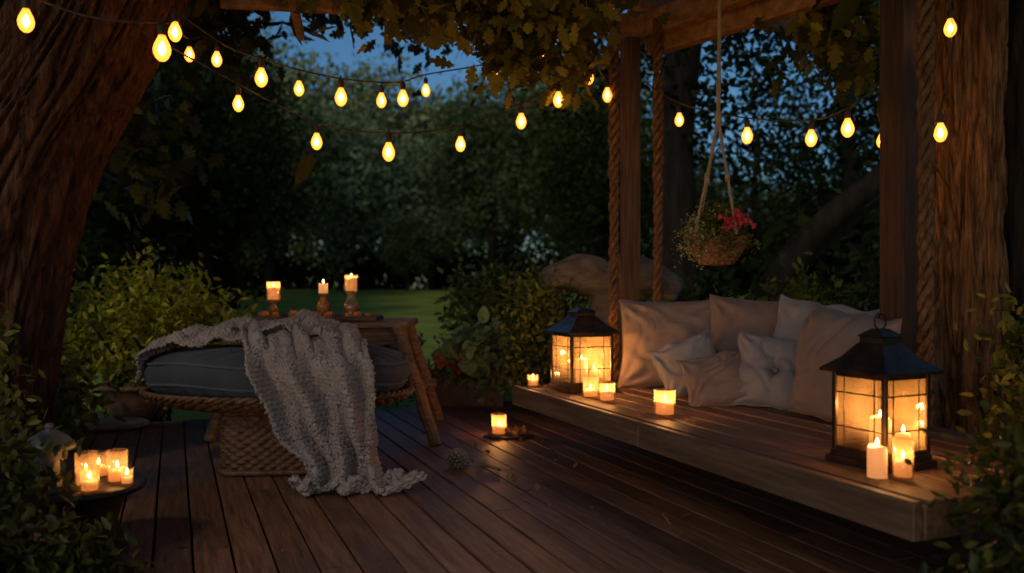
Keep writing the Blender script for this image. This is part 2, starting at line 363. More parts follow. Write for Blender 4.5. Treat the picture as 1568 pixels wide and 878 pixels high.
# ------------------------------------------------------------------ pillows
def pillow(name,c,nrm,w,h,t,mat,roll=0,tuft=False,seed=0,pipe=True):
    n=44; g=np.linspace(-1,1,n); V=[]
    for sgn in (1,-1):
        for vv in g:
            for uu in g:
                x=w/2*uu*(1-.09*(1-vv*vv)*abs(uu)**3); y=h/2*vv*(1-.09*(1-uu*uu)*abs(vv)**3)
                x+=.016*noise.noise(Vector((vv*2,seed,1)))*abs(uu); y+=.022*noise.noise(Vector((uu*2,seed,5)))*abs(vv)
                e=max(0,(1-uu*uu))*max(0,(1-vv*vv)); z=t/2*e**.42
                f=min(1,e*6)
                z+=f*(.024*noise.noise(Vector((x*5+seed,y*5,seed*3.1+sgn)))+.010*noise.noise(Vector((x*13+seed,y*13,seed))))
                q=(uu*.8+vv*(.6 if seed%2 else -.7))+.5*noise.noise(Vector((uu*1.4,vv*1.4,seed)))
                z-=f*.016*math.exp(-((q-.35*math.sin(seed))/.07)**2)+f*.012*math.exp(-((q+.45)/.05)**2)
                for cx,cy in ((1,1),(-1,1),(1,-1),(-1,-1)):
                    dx,dy=uu-cx,vv-cy; rr=math.hypot(dx,dy); an=math.atan2(dy,dx)
                    z+=f*.013*math.sin(an*11+seed+cx*2)*math.exp(-(rr-.35)**2/.09)
                if tuft:
                    rr=math.hypot(uu,vv); z-=t*.36*math.exp(-(rr/.16)**2)
                    z-=.02*f*math.exp(-(min(abs(uu),abs(vv))/.07)**2)*max(0,1-rr)
                z*=1+.12*(-vv)
                V.append((x,y,sgn*z))
    F=gridfaces(n,n); F2=[tuple(i+n*n for i in q)[::-1] for q in F]
    me=mobj('cover',V,F+F2,mat)
    import bmesh
    bm_=bmesh.new(); bm_.from_mesh(me.data); bmesh.ops.remove_doubles(bm_,verts=bm_.verts,dist=1e-5); bm_.to_mesh(me.data); bm_.free()
    me.data.polygons.foreach_set('use_smooth',[True]*len(me.data.polygons))
    ch=[me]
    bd=[V[j] for j in range(n)]+[V[i*n+n-1] for i in range(1,n)]+[V[(n-1)*n+j] for j in range(n-2,-1,-1)]+[V[i*n] for i in range(n-2,-1,-1)]
    if pipe: ch.append(tube('piping',bd,.0045,mat,6))
    if tuft: ch.append(lathe('button',[(0,.012),(.012,.01),(.016,0),(0,-.004)],(0,0,t*.15),mat,12))
    nz=Vector(nrm).normalized(); up=Vector((0,0,1)); y=(up-nz*up.dot(nz)).normalized(); x=y.cross(nz)
    q=Matrix(((x.x,y.x,nz.x),(x.y,y.y,nz.y),(x.z,y.z,nz.z))).to_4x4()@Matrix.Rotation(roll,4,'Z')
    e=bpy.data.objects.new(name,None); e.empty_display_size=.1; col.objects.link(e)
    e.matrix_world=Matrix.Translation(Vector(c))@q
    for o in ch: o.parent=e
    return e
pillow('throw_pillow',(1.00,5.0,.650),(-.30,-1,.30),.70,.57,.22,F_taupe,roll=.03,seed=1)
pillow('throw_pillow',(1.42,4.78,.665),(-.45,-1,.30),.58,.56,.20,F_taupe2,roll=-.06,seed=2)
pillow('throw_pillow',(1.62,4.34,.66),(-.70,-.8,.30),.54,.54,.20,F_light,roll=-.14,seed=3)
pillow('throw_pillow',(1.49,3.70,.63),(-.96,-.38,.18),.54,.54,.23,F_taupe,roll=-.12,seed=4)
pillow('throw_pillow',(1.02,4.70,.535),(-.25,-1,.55),.38,.36,.16,F_light,roll=.42,seed=5)
pillow('throw_pillow',(1.10,4.34,.50),(-.25,-1,.85),.38,.34,.17,F_taupe,roll=.24,seed=6)
pillow('throw_pillow',(1.37,4.24,.555),(-.40,-1,.50),.41,.41,.19,F_grey,roll=-.06,tuft=True,seed=7)

# ------------------------------------------------------------------ candles
def plight(name,loc,e,c,r=.015):
    l=bpy.data.lights.new(name,'POINT'); l.energy=e; l.color=c; l.shadow_soft_size=r
    o=bpy.data.objects.new(name,l); o.location=loc; col.objects.link(o); return o
CW=(1,.47,.15)
def candle_parts(x,y,z,r,h,e=1.2):
    wax=lathe('wax',[(0,0),(r,0),(r,h*.93),(r*.93,h),(r*.75,h*.96),(0,h*.93)],(x,y,z),M_wax,20,fn=lambda rr,zz,a:(rr,zz+(.004*math.sin(2*a+x*9) if zz>h*.9 and rr>r*.8 else 0)))
    wick=tube('wick',[(x,y,z+h*.92),(x+.001,y,z+h*.92+.014)],.0014,M_cable,5)
    fh=.028
    fl=lathe('flame',[(0,0),(.004,.003),(.0062,.009),(.005,.017),(.002,.024),(0,fh)],(x,y,z+h*.93+.008),M_flame,10)
    lt=plight('candle_light',(x,y,z+h*.93+.03),e*2.2,CW,.012)
    return [wax,wick,fl,lt]
def cup_parts(x,y,z,r,h):
    return [lathe('glass',[(0,.001),(r*.95,.001),(r,.006),(r,h),(r-.003,h),(r-.003,.008),(0,.008)],(x,y,z),M_cup,28)]
def votive(x,y,z,r,h,e=1.0,wax=.45,name='votive_candle'):
    return group(name,cup_parts(x,y,z,r,h)+candle_parts(x,y,z+.009,r*.82,h*wax,e),(x,y,z))
ZB=.3795
votive(.735,3.93,ZB,.052,.125,1.2,.5)
votive(.515,4.42,ZB,.044,.10,.9,.5)
votive(.44,4.56,ZB,.045,.12,.6,.3)
votive(.13,5.06,ZB,.035,.075,.5,.5)
votive(1.262,2.635,ZB,.032,.13,.3,.4)
group('pillar_candle',candle_parts(1.19,2.66,ZB,.031,.10,.6),(1.19,2.66,ZB))

# lanterns
def lantern(c,a,he,ht,rot,e,ch=.14):
    x,y,z=c; parts=[]; h=a/2; bw=.017
    def bx(cx,cy,cz,sx,sy,sz): parts.append(boxgeo((cx,cy,cz),(sx,sy,sz),.002))
    bx(0,0,.012,a+.03,a+.03,.024); bx(0,0,.033,a+.008,a+.008,.018)
    for sx in (-1,1):
        for sy in (-1,1): bx(sx*(h-bw/2),sy*(h-bw/2),he/2+.02,bw,bw,he-.045)
    for s in (-1,1):
        for zz in (.05,he-.012):
            bx(0,s*(h-bw/2),zz,a-2*bw-.001,bw-.003,.018); bx(s*(h-bw/2),0,zz,bw-.003,a-2*bw-.001,.018)
        for fr in (-.2,.2):
            bx(fr*a*1.4,s*(h-bw*.5),he/2+.02,.004,.004,he-.08)
            bx(s*(h-bw*.5),fr*a*1.4,he/2+.02,.004,.004,he-.08)
        for zz in (.3,.75):
            bx(0,s*(h-bw*.5),.05+(he-.06)*zz,a-2*bw,.0055,.004); bx(s*(h-bw*.5),0,.05+(he-.06)*zz,.0055,a-2*bw,.004)
    fr=merged('frame',parts,M_metal,False)
    q=math.sqrt(2)
    rf=lathe('roof',[(q*(h+.028),he-.004),(q*(h+.030),he+.006),(q*(h+.02),he+.014),(q*h*.78,he+.05),(q*h*.5,he+.092),(q*h*.42,he+.10),(q*h*.42,he+.118),(q*h*.47,he+.122),(q*h*.30,he+.138),(q*.02,he+.148),(0,he+.15)],(0,0,0),M_metal,4,smooth=False,ang=math.pi/4)
    under=lathe('roof_soffit',[(q*(h+.027),he-.003),(q*.05,he-.002)],(0,0,0),M_metal,4,smooth=False,ang=math.pi/4)
    rr=.028; zc=he+.15+rr*.8
    ring=tube('ring_handle',[(rr*math.cos(t),0,zc+rr*math.sin(t)) for t in np.linspace(0,2*math.pi,25)],.0035,M_metal,6)
    pn=[]
    for s in (-1,1):
        pn.append(([(-h+bw,s*(h-bw*.5),.05),(h-bw,s*(h-bw*.5),.05),(h-bw,s*(h-bw*.5),he-.015),(-h+bw,s*(h-bw*.5),he-.015)],[(0,1,2,3)]))
        pn.append(([(s*(h-bw*.5),-h+bw,.05),(s*(h-bw*.5),h-bw,.05),(s*(h-bw*.5),h-bw,he-.015),(s*(h-bw*.5),-h+bw,he-.015)],[(0,1,2,3)]))
    panes=merged('glass_panes',pn,M_pane,False)
    ch_=[fr,rf,under,ring,panes]+candle_parts(0,0,.043,.036,ch,e)+candle_parts(.06,-.045,.043,.026,ch*.55,e*.4)
    em=bpy.data.objects.new('candle_lantern',None); em.empty_display_size=.1; em.location=c; em.rotation_euler=(0,0,rot); col.objects.link(em)
    for o in ch_: o.parent=em
lantern((.42,4.92,ZB),.28,.345,.52,TH,3.2)
lantern((1.29,2.86,ZB),.225,.325,.46,TH+.06,1.45,.12)

group('slate_tray',[lathe('slab',[(0,0),(.15,0),(.155,.006),(.15,.012),(0,.012)],(-.02,5.42,.001),M_tray,18,1.1,.6)],(-.02,5.42,0))
votive(-.087,5.45,.0135,.05,.135,1.1,.4)

# ------------------------------------------------------------------ wicker ottoman
ox,oy=-1.30,4.56
rows=15; seg=360; v=[]; sub=5
for i in range(rows*sub+1):
    z=.02+.32*i/(rows*sub); row=i//sub; ph=math.sin(math.pi*((i%sub)+.5)/sub)
    for j in range(seg):
        a=2*math.pi*j/seg; ca,sa=math.cos(a),math.sin(a)
        sq=1/(abs(ca)**5+abs(sa)**5)**(1/5)
        rr=sq*(1+.03*math.sin(z*8))+ph*(.030*math.cos(a*30+math.pi*row)+.02)-.03
        v.append((rr*ca*.29,rr*sa*.26,z))
for k_,vv_ in enumerate(v):
    x_,y_,z_=vv_; a=.12; v[k_]=(ox+.01+x_*math.cos(a)-y_*math.sin(a),oy+x_*math.sin(a)+y_*math.cos(a),z_)
base=mobj('woven_base',v,gridfaces(rows*sub+1,seg,True),M_wicker)
parts=[]
for zz,rad in ((.02,.016),(.335,.017)):
    P=[]
    for t in np.linspace(0,2*math.pi,80):
        ca,sa=math.cos(t),math.sin(t); sq=1/(abs(ca)**5+abs(sa)**5)**(1/5); x_,y_=sq*ca*.295,sq*sa*.265; a=.12
        P.append((ox+.01+x_*math.cos(a)-y_*math.sin(a),oy+x_*math.sin(a)+y_*math.cos(a),zz))
    parts.append(tubegeo(P,rad,8))
rims=merged('base_rims',parts,M_wicker)
v=[];rows=9;seg=400
for i in range(rows*4+1):
    t=i/(rows*4); row=i//4; ph=math.sin(math.pi*((i%4)+.5)/4)
    rr=.44+.60*math.sin(t*math.pi/2)**.8; z=.34+.085*t**1.5
    for j in range(seg):
        a=2*math.pi*j/seg; d=ph*.016*math.cos(a*50+math.pi*row)
        v.append((ox+.70*(rr+d)*math.cos(a),oy+.42*(rr+d)*math.sin(a),z-.012*ph-d*.4))
bowl=mobj('woven_bowl',v,gridfaces(rows*4+1,seg,True),M_wicker)
rimt=merged('bowl_rim',[tubegeo([(ox+(.735+.009*math.cos(t*40+s))*math.cos(t),oy+(.445+.009*math.cos(t*40+s))*math.sin(t),.422+.009*math.sin(t*40+s)) for t in np.linspace(0,2*math.pi,420)],.012,6) for s in (0,math.pi)],M_wicker)
def cush(r,z,a):
    p=.007*math.sin(a*34)+.005*math.sin(a*57+1)
    return r*(1+.006*math.sin(3*a)) , z+(p if .3<r<.98 else 0)+(.012*math.sin(5*a)*r)
pr=[(0,.235),(.25,.237),(.5,.233),(.7,.225),(.82,.212),(.9,.194),(.955,.168),(.985,.138),(.995,.115),(.985,.08),(.95,.035),(.88,0),(.5,0),(0,0)]
CZ=.425
cu=lathe('cushion',pr,(ox,oy,CZ),F_blue,120,.735,.44,fn=cush)
pp=[tubegeo([(ox+.735*.966*math.cos(t),oy+.44*.966*math.sin(t),CZ+.166+.010*math.sin(5*t)*.96) for t in np.linspace(0,2*math.pi,100)],.008,6),
    tubegeo([(ox+.735*.966*math.cos(t),oy+.44*.966*math.sin(t),CZ+.055+.010*math.sin(5*t)*.96) for t in np.linspace(0,2*math.pi,100)],.008,6)]
pi=merged('cushion_piping',pp,fabric('slate_piping',(.10,.10,.11)))
group('wicker_ottoman',[base,rims,bowl,rimt,cu,pi],(ox,oy,0))

# ------------------------------------------------------------------ knitted throw
def catrows(rows,n):
    rows=np.array(rows,float); return np.array(smoothpath(list(rows.reshape(len(rows),-1)),n)).reshape(-1,*rows.shape[1:])
def knit(rows,nper,nv,foldfn,cell=.025):
    Rr=catrows(rows,nper); nu=len(Rr); t=np.linspace(0,1,nv)
    S=Rr[:,0,None,:]*(1-t)[None,:,None]+Rr[:,1,None,:]*t[None,:,None]
    for i in range(nu):
        for j in range(nv): S[i,j]+=foldfn(i/(nu-1),t[j],S[i,j])
    du=np.gradient(S,axis=0); dv=np.gradient(S,axis=1); n=np.cross(dv,du); n/=np.linalg.norm(n,axis=2)[:,:,None]+1e-9
    lu=np.cumsum(np.linalg.norm(du,axis=2).mean(1)); lv=np.linalg.norm(dv,axis=2).mean()*np.arange(nv)
    A=lu[:,None]/cell*math.pi; Bv=lv[None,:]/cell*math.pi
    h=np.abs(np.sin(A))*np.abs(np.sin(Bv+ (np.floor(A/math.pi)%2)*math.pi/2))
    h=h**.6*.016*(1+.25*np.sin(A*.13)*np.cos(Bv*.37))+R.normal(0,.0014,h.shape)
    S=S+n*h[:,:,None]
    return S.reshape(-1,3),gridfaces(nu,nv)
def fold1(u,t,p):
    a=.050*math.sin(2*math.pi*(2.6*t+.35*math.sin(u*5))+.6)+.022*math.sin(2*math.pi*5.3*t+3*u)
    top=1-min(1,max(0,(u-.28)/.10)); fl=min(1,max(0,(u-.84)/.08))
    nz=.03*noise.noise(Vector((p[0]*5,p[1]*5,p[2]*3)))
    edge=.03*noise.noise(Vector((u*9,t*2,4)))
    return np.array([.014*math.sin(9*u+5*t)+edge,(-(a+.055)-nz)*(1-top)*(1-fl*.6),(abs(a)*.9+nz+.012)*top+(abs(a)*1.0+.012+abs(nz))*fl])
rows1=[((-1.80,4.93,.675),(-.98,4.98,.67)),((-1.68,4.75,.71),(-.90,4.74,.70)),((-1.54,4.5,.72),(-.84,4.5,.705)),((-1.42,4.28,.705),(-.77,4.28,.685)),
 ((-1.33,4.12,.645),(-.72,4.13,.62)),((-1.25,4.07,.54),(-.69,4.085,.52)),((-1.19,4.06,.42),(-.675,4.06,.41)),((-1.12,4.055,.29),(-.665,4.05,.28)),
 ((-1.03,4.05,.17),(-.655,4.04,.16)),((-1.02,4.03,.07),(-.62,4.02,.06)),((-1.05,3.98,.025),(-.56,3.99,.02)),((-1.08,3.90,.018),(-.47,4.02,.015)),((-1.02,3.84,.018),(-.44,4.06,.015))]
g1=knit(rows1,30,170,fold1)
def fold2(u,t,p):
    nz=noise.noise(Vector((p[0]*6,p[1]*6,3)))*.085+noise.noise(Vector((p[0]*13,p[1]*9,1)))*.035
    return np.array([0,.025*math.sin(u*26)*(1 if t>.5 else -1)*abs(t-.5)*2,max(-.012,nz)*min(1,u*3)+.04*abs(math.sin(2*math.pi*(1.6*t+.9*u)))])
rows2=[((-2.05,4.72,.47),(-2.05,4.46,.47)),((-2.03,4.85,.62),(-1.99,4.38,.60)),((-1.85,4.99,.69),(-1.82,4.34,.675)),((-1.6,5.02,.74),(-1.58,4.36,.695)),
 ((-1.35,5.03,.775),(-1.3,4.33,.72)),((-1.12,5.0,.76),(-1.05,4.30,.72)),((-.93,4.93,.70),(-.84,4.33,.69))]
g2=knit(rows2,38,150,fold2)
thr=merged('knit',[g1,g2],F_knit); 
sm=thr.modifiers.new('thick','SOLIDIFY'); sm.thickness=.012; sm.offset=-1
group('knitted_throw_blanket',[thr],(-1.2,4.4,.6))

# ------------------------------------------------------------------ rustic table and its things
P=[boxgeo((-1.27,5.48,.748),(1.16,.20,.045),.008),boxgeo((-1.28,5.70,.747),(1.2,.21,.044),.008),boxgeo((-1.26,5.915,.748),(1.14,.20,.045),.008),
   boxgeo((-1.25,5.46,.665),(1.0,.03,.11),.004),boxgeo((-1.25,5.90,.665),(1.0,.03,.11),.004)]
def leg(a,b,r0,r1):
    n=9; Pp=[];rr=[]
    for i in range(n):
        t=i/(n-1); Pp.append([a[k]*(1-t)+b[k]*t+.012*noise.noise(Vector((t*5,k,a[0]))) for k in range(3)]); rr.append(r0*(1-t)+r1*t+.006*noise.noise(Vector((t*7,a[0],2))))
    return tubegeo(Pp,rr,10)
P+=[leg((-.76,5.42,.73),(-.478,5.13,0),.048,.040),leg((-.76,5.92,.73),(-.55,6.15,0),.045,.04),leg((-1.75,5.45,.73),(-1.95,5.25,0),.045,.04),leg((-1.75,5.92,.73),(-1.95,6.1,0),.045,.04)]
P+=[leg((-.66,5.32,.36),(-.50,5.36,.37),.035,.03),leg((-.66,5.30,.40),(-.95,5.45,.62),.028,.03)]
tb=merged('table_frame',P,M_tablew,False)
group('rustic_wooden_table',[tb],(-1.3,5.6,0))
TZ=.772
P=[boxgeo((-1.315,5.52,TZ+.006),(.83,.30,.012),.003)]+[boxgeo((-1.315,5.52+s*.15,TZ+.015),(.84,.012,.03),.003) for s in (-1,1)]+[boxgeo((-1.315+s*.418,5.52,TZ+.015),(.012,.29,.028),.003) for s in (-1,1)]
group('serving_tray',[merged('tray',P,M_tray,False)],(-1.3,5.52,TZ))
TT=TZ+.0125
def pumpkin(x,y,z,r):
    pf=[(r*math.sin(t),r*.78*(1-math.cos(t))) for t in np.linspace(0.02,math.pi-.02,12)]
    b_=lathe('body',pf,(x,y,z),M_pump,40,fn=lambda rr,zz,a:(rr*(1+.09*math.cos(8*a)),zz))
    s_=tube('stem',[(x,y,z+r*1.5),(x+.002,y,z+r*1.75),(x+.008,y,z+r*1.95)],[r*.16,r*.12,r*.1],M_barkdark,6)
    group('small_pumpkin',[b_,s_],(x,y,z))
for (x,y,r) in ((-1.46,5.47,.037),(-1.655,5.44,.036),(-1.22,5.45,.032),(-1.03,5.47,.032),(-.965,5.5,.024),(-1.60,5.5,.03),(-1.29,5.46,.028),(-1.09,5.43,.024)): pumpkin(x,y,TT,r)
def holder(x,y,z,prof,mat): return lathe('holder',prof,(x,y,z),mat,22)
hp=[(0,0),(.045,0),(.042,.01),(.02,.02),(.03,.045),(.036,.065),(.02,.09),(.016,.10),(.038,.112),(.042,.116),(0,.118)]
x,y=-1.625,5.56; group('candle_stand',[holder(x,y,TT,hp,M_amber)]+cup_parts(x,y,TT+.118,.046,.13)+candle_parts(x,y,TT+.127,.036,.085,.9),(x,y,TT))
hp2=[(0,0),(.045,0),(.043,.012),(.018,.02),(.04,.05),(.047,.08),(.036,.11),(.018,.135),(.016,.15),(.034,.165),(.034,.17),(0,.17)]
x,y=-1.285,5.56; group('candle_stand',[holder(x,y,TT,hp2,M_amber)]+candle_parts(x,y,TT+.17,.031,.065,.7),(x,y,TT))
hp3=[(0,0),(.05,0),(.05,.01),(.04,.02),(.052,.06),(.05,.1),(.03,.13),(.022,.15),(.03,.165),(.045,.175),(0,.176)]
x,y=-1.095,5.56; group('candle_stand',[lathe('holder',hp3,(x,y,TT),M_cup,22),lathe('filling',[(0,.012),(.036,.014),(.044,.06),(.042,.09),(0,.095)],(x,y,TT),M_amber,16)]+cup_parts(x,y,TT+.177,.044,.115)+candle_parts(x,y,TT+.186,.036,.09,.9),(x,y,TT))

# ------------------------------------------------------------------ left foreground stand with candle glasses
sx,sy=-1.60,3.04; SZ=.27
st=lathe('top',[(0,SZ-.03),(.21,SZ-.03),(.22,SZ-.02),(.22,SZ-.008),(.21,SZ),(0,SZ)],(sx,sy,0),M_dark,40)
drum=lathe('drum',[(0,.0),(.15,0),(.16,.01),(.12,.12),(.15,SZ-.031)],(sx,sy,0),M_dark,40)
group('low_side_table',[st,drum],(sx,sy,0))
SZ+=.0005
for (x,y,r,h,e) in ((-1.555,2.98,.037,.125,.22),(-1.47,3.04,.036,.12,.22),(-1.50,2.9,.032,.09,.15),(-1.415,3.0,.022,.06,.1),(-1.58,3.12,.034,.10,.1)):
    votive(x,y,SZ,r,h,e,.35)
lathe_p=[(0,0),(.055,0),(.06,.01),(.05,.02),(.042,.03),(.045,.06),(.048,.12),(.044,.13),(.08,.136),(.088,.142),(.084,.158),(.06,.182),(.03,.20),(.012,.207),(.012,.212),(.016,.22),(.01,.23),(0,.232)]
group('ceramic_lidded_jar',[lathe('jar',lathe_p,(-1.69,2.98,SZ),M_ceram,36)],(-1.69,2.98,SZ))

# ------------------------------------------------------------------ pots, planter, stone, log
group('terracotta_bowl_planter',[lathe('bowl',[(0,0),(.15,0),(.19,.05),(.235,.16),(.25,.23),(.265,.235),(.265,.26),(.245,.262),(.235,.22),(0,.2)],(-2.85,6.25,.0),M_terra,40,1.1,1.1)],(-2.85,6.25,0))
group('stepping_stone_disc',[lathe('disc',[(0,0),(.2,0),(.235,.012),(.24,.03),(.22,.043),(0,.045)],(-2.85,5.80,.0),M_stone,36,1.1,.9)],(-2.85,5.80,0))
P=[boxgeo((-.42,6.85,.10),(.70,.03,.34),.004),boxgeo((-.42,7.15,.10),(.70,.03,.34),.004),boxgeo((-.755,7.0,.10),(.03,.27,.34),.004),boxgeo((-.085,7.0,.10),(.03,.27,.34),.004),boxgeo((-.42,6.84,.275),(.74,.06,.025),.003)]
pl=merged('box',P,M_tray,False); so=merged('soil',[boxgeo((-.42,7.0,.2),(.62,.26,.06),.003)],M_soil)
group('planter_box',[pl,so],(-.4,7,0))
P=smoothpath([(.25,6.75,1.00),(.36,6.7,1.06),(.55,6.7,1.10),(.78,6.7,1.03),(1.0,6.7,1.10),(1.25,6.7,1.02),(1.35,6.72,.95)],10)
v,f=tubegeo(P,[.03+.13*math.sin(math.pi*(i+1.5)/(len(P)+2))**.4+.018*math.sin(i*.35) for i in range(len(P))],28)
v=[tuple(np.array(q)+.05*np.array(noise.noise_vector(Vector(q)*4))) for q in v]
sv,sf=tubegeo([(.8,6.75,-.2),(.78,6.75,.4),(.8,6.72,.98)],[.2,.16,.15],16)
group('driftwood_log',[merged('log',[(v,f),(sv,sf)],M_drift)],(.7,6.7,0))

# ------------------------------------------------------------------ big trunks
def trunk(name,pts,rads,mat,seg=150,nper=40,amp=.05,seed=0,ridges=16):
    C=smoothpath([(*p,r) for p,r in zip(pts,rads)],nper); v=[]
    for i,c in enumerate(C):
        for j in range(seg):
            a=2*math.pi*j/seg; z=c[2]
            q=Vector((math.cos(a)*2.2+seed,math.sin(a)*2.2,z*.55))
            w=noise.noise(q*2.0)*1.1; a2=a+w*.22
            rg=abs(noise.noise(Vector((math.cos(a2)*ridges/2,math.sin(a2)*ridges/2,z*1.6+seed))))
            rg2=abs(noise.noise(Vector((math.cos(a2)*ridges*1.3,math.sin(a2)*ridges*1.3,z*4+seed))))
            rr=c[3]*(1+.12*noise.noise(q))+amp*(min(rg*1.8,.55)-.3)+amp*.5*min(rg2,.3)
            v.append((c[0]+rr*math.cos(a),c[1]+rr*math.sin(a),z))
    return mobj(name,v,gridfaces(len(C),seg,True),mat)
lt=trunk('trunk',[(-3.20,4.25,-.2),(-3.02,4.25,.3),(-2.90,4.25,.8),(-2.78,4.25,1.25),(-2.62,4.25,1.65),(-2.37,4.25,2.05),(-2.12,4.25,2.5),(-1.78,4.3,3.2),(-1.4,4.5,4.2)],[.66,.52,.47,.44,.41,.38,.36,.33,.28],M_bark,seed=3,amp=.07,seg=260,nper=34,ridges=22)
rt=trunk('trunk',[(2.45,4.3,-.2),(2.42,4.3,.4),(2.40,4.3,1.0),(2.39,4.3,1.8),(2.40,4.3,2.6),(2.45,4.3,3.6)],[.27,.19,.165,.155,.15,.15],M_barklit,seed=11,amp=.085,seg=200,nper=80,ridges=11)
# canopy leaves over the patio --------------------------------------------------
def canopy(specs,mat,size,per,spread,T=T_oak):
    P=[];t=[]
    for (c,r,n) in specs:
        p_,t_=clumps(c,r,n,per,spread,0.0); P.append(p_); t.append(t_)
    return leaves('oak_leaves',np.vstack(P),size,mat,T,rnd=np.concatenate(t),up=.5,down=.7)
cl=canopy([((-.95,4.6,2.85),(.55,.5,.12),14),((-.35,4.5,2.64),(.5,.4,.2),30),((.10,4.5,2.58),(.4,.4,.2),30),((-.72,4.3,2.55),(.12,.2,.16),7),((.0,4.7,2.36),(.26,.25,.18),14),
           ((.3,4.9,2.42),(.2,.2,.24),11),((.35,5.2,2.75),(.25,.3,.16),6),((.5,4.6,2.72),(.2,.3,.1),6)],M_oak,.125,14,.10)
cr_=canopy([((1.85,4.9,2.66),(.3,.4,.2),16),((2.1,5.0,2.45),(.25,.3,.26),10),((2.35,3.6,2.7),(.3,.3,.2),8)],M_oak,.125,14,.10)
roof=canopy([((0,2.4,3.8),(3.6,3.4,.3),440),((-2.6,5.6,3.5),(1.4,1.4,.4),60)],M_skyblock,.27,22,.3,T_simple)  # mostly unseen leaf layer, added overhead to block sky light
ll=canopy([((-2.75,5.6,2.25),(.35,.4,.38),18),((-2.5,5.6,1.75),(.25,.2,.22),7),((-2.35,6.0,2.9),(.5,.4,.3),18),((-1.3,6.6,3.4),(1.0,.5,.35),26),((-.6,7.0,3.3),(.8,.5,.4),12)],M_shrubD,.15,14,.13)
def br(parts,P,r0,r1,n=6):
    Q=smoothpath(P,n); parts.append(tubegeo(Q,[r0+(r1-r0)*i/(len(Q)-1) for i in range(len(Q))],8))
bp=[]
br(bp,[(-1.75,4.3,3.2),(-1.0,4.5,3.05),(-.3,4.6,2.85),(.3,4.7,2.75),(.9,5.0,2.85)],.07,.015)
br(bp,[(-.7,4.55,2.95),(-.75,4.4,2.75),(-.72,4.3,2.58)],.015,.005); br(bp,[(-.2,4.6,2.83),(.05,4.7,2.6),(.1,4.7,2.35)],.018,.005); br(bp,[(.2,4.7,2.76),(.35,4.85,2.5),(.3,4.9,2.2)],.016,.005)
br(bp,[(-2.3,4.5,2.2),(-2.5,5.2,2.5),(-2.8,5.7,2.2)],.05,.012)
b1=merged('branches',bp,M_bark)
bp=[]
br(bp,[(2.4,4.3,3.0),(2.1,4.7,3.0),(1.9,4.9,2.8),(1.7,5.0,2.6)],.05,.01); br(bp,[(2.4,4.3,2.7),(2.25,4.8,2.65),(2.1,5.1,2.3)],.03,.008)
b2=merged('branches',bp,M_bark)
group('oak_tree',[lt,cl,roof,ll,b1],(-2.8,4.2,0)); group('oak_tree',[rt,cr_,b2],(2.45,4.3,0))
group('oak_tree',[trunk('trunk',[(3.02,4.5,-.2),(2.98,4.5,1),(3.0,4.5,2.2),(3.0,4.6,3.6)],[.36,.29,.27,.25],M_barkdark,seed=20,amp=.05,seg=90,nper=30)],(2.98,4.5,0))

# ------------------------------------------------------------------ string lights
BC=(1,.53,.22)
def bulb(x,y,z,sc=1.0,e=2.6,tilt=0):
    """centre of the glass at x,y,z ; hangs from a socket above"""
    s=sc; pf=[(.0,-.047),(.010,-.045),(.020,-.036),(.0275,-.020),(.029,-.006),(.025,.010),(.018,.025),(.0125,.036),(.012,.042)]
    g=lathe('bulb_glass',[(r*s,q*s) for r,q in pf],(x,y,z),M_bulb,18)
    fl=lathe('filament',[(0,-.026*s),(.008*s,-.020*s),(.0145*s,-.006*s),(.010*s,.010*s),(.003*s,.022*s),(0,.024*s)],(x,y,z-.003),M_fil,10)
    so=lathe('socket',[(0,.04*s),(.013*s,.04*s),(.0145*s,.05*s),(.0145*s,.075*s),(.008*s,.082*s),(.003*s,.09*s),(.003*s,.10*s),(0,.10*s)],(x,y,z),M_cable,12)
    return [g,fl,so,plight('bulb_light',(x,y,z-.003),e,BC,.010*s)]
def strand(start,bs,end,e=14):
    tops=[np.array((x,y,z+.098)) for x,y,z in bs]; ch=[]
    path=smoothpath([np.array(start)]+tops+[np.array(end)],10)
    ch.append(tube('cable',path,.0045,M_cable,6))
    for i,b_ in enumerate(bs): ch+=bulb(*b_,1.05+.12*math.sin(i*2.3+b_[0]*5),e[i] if isinstance(e,(list,tuple)) else e)
    return group('string_lights',ch,start)
strand((-2.05,4.15,2.66),[(-1.555,4.3,2.2),(-1.336,4.35,2.117),(-1.148,4.4,2.07),(-.943,4.5,2.048),(-.736,4.6,2.052),(-.668,5.0,2.156),(-.549,5.2,2.252),(-.114,5.3,2.361),(.199,5.4,2.529)],(.70,5.5,2.8),[13,13,13,13,13,18,24,24,22])
strand((-2.05,4.0,2.38),[(-1.408,4.2,1.944),(-1.029,4.3,1.767),(-.665,4.4,1.729),(-.284,4.5,1.788),(.053,4.7,1.955),(.278,4.9,2.125),(.472,5.0,2.284),(.619,5.3,2.247)],(.74,5.5,2.5),[12,12,12,13,16,16,16,20])
strand((.87,5.4,2.36),[(1.004,4.9,2.004),(1.354,4.7,1.872),(1.649,4.5,1.821),(1.686,4.1,1.80)],(1.80,3.9,2.0),11)
strand((1.86,3.9,2.5),[(2.04,3.8,2.207),(2.047,3.9,1.739),(2.006,4.0,1.637)],(2.22,4.15,1.5),19)
strand((-2.4,2.2,2.5),[(-1.786,3.0,1.98),(-1.372,3.2,1.937),(-1.651,4.0,2.251),(-2.055,5.2,2.481)],(-1.9,5.6,2.8),[7,9,12,50])
strand((1.80,3.9,2.3),[(2.083,4.6,1.824)],(2.4,4.5,2.4),12)

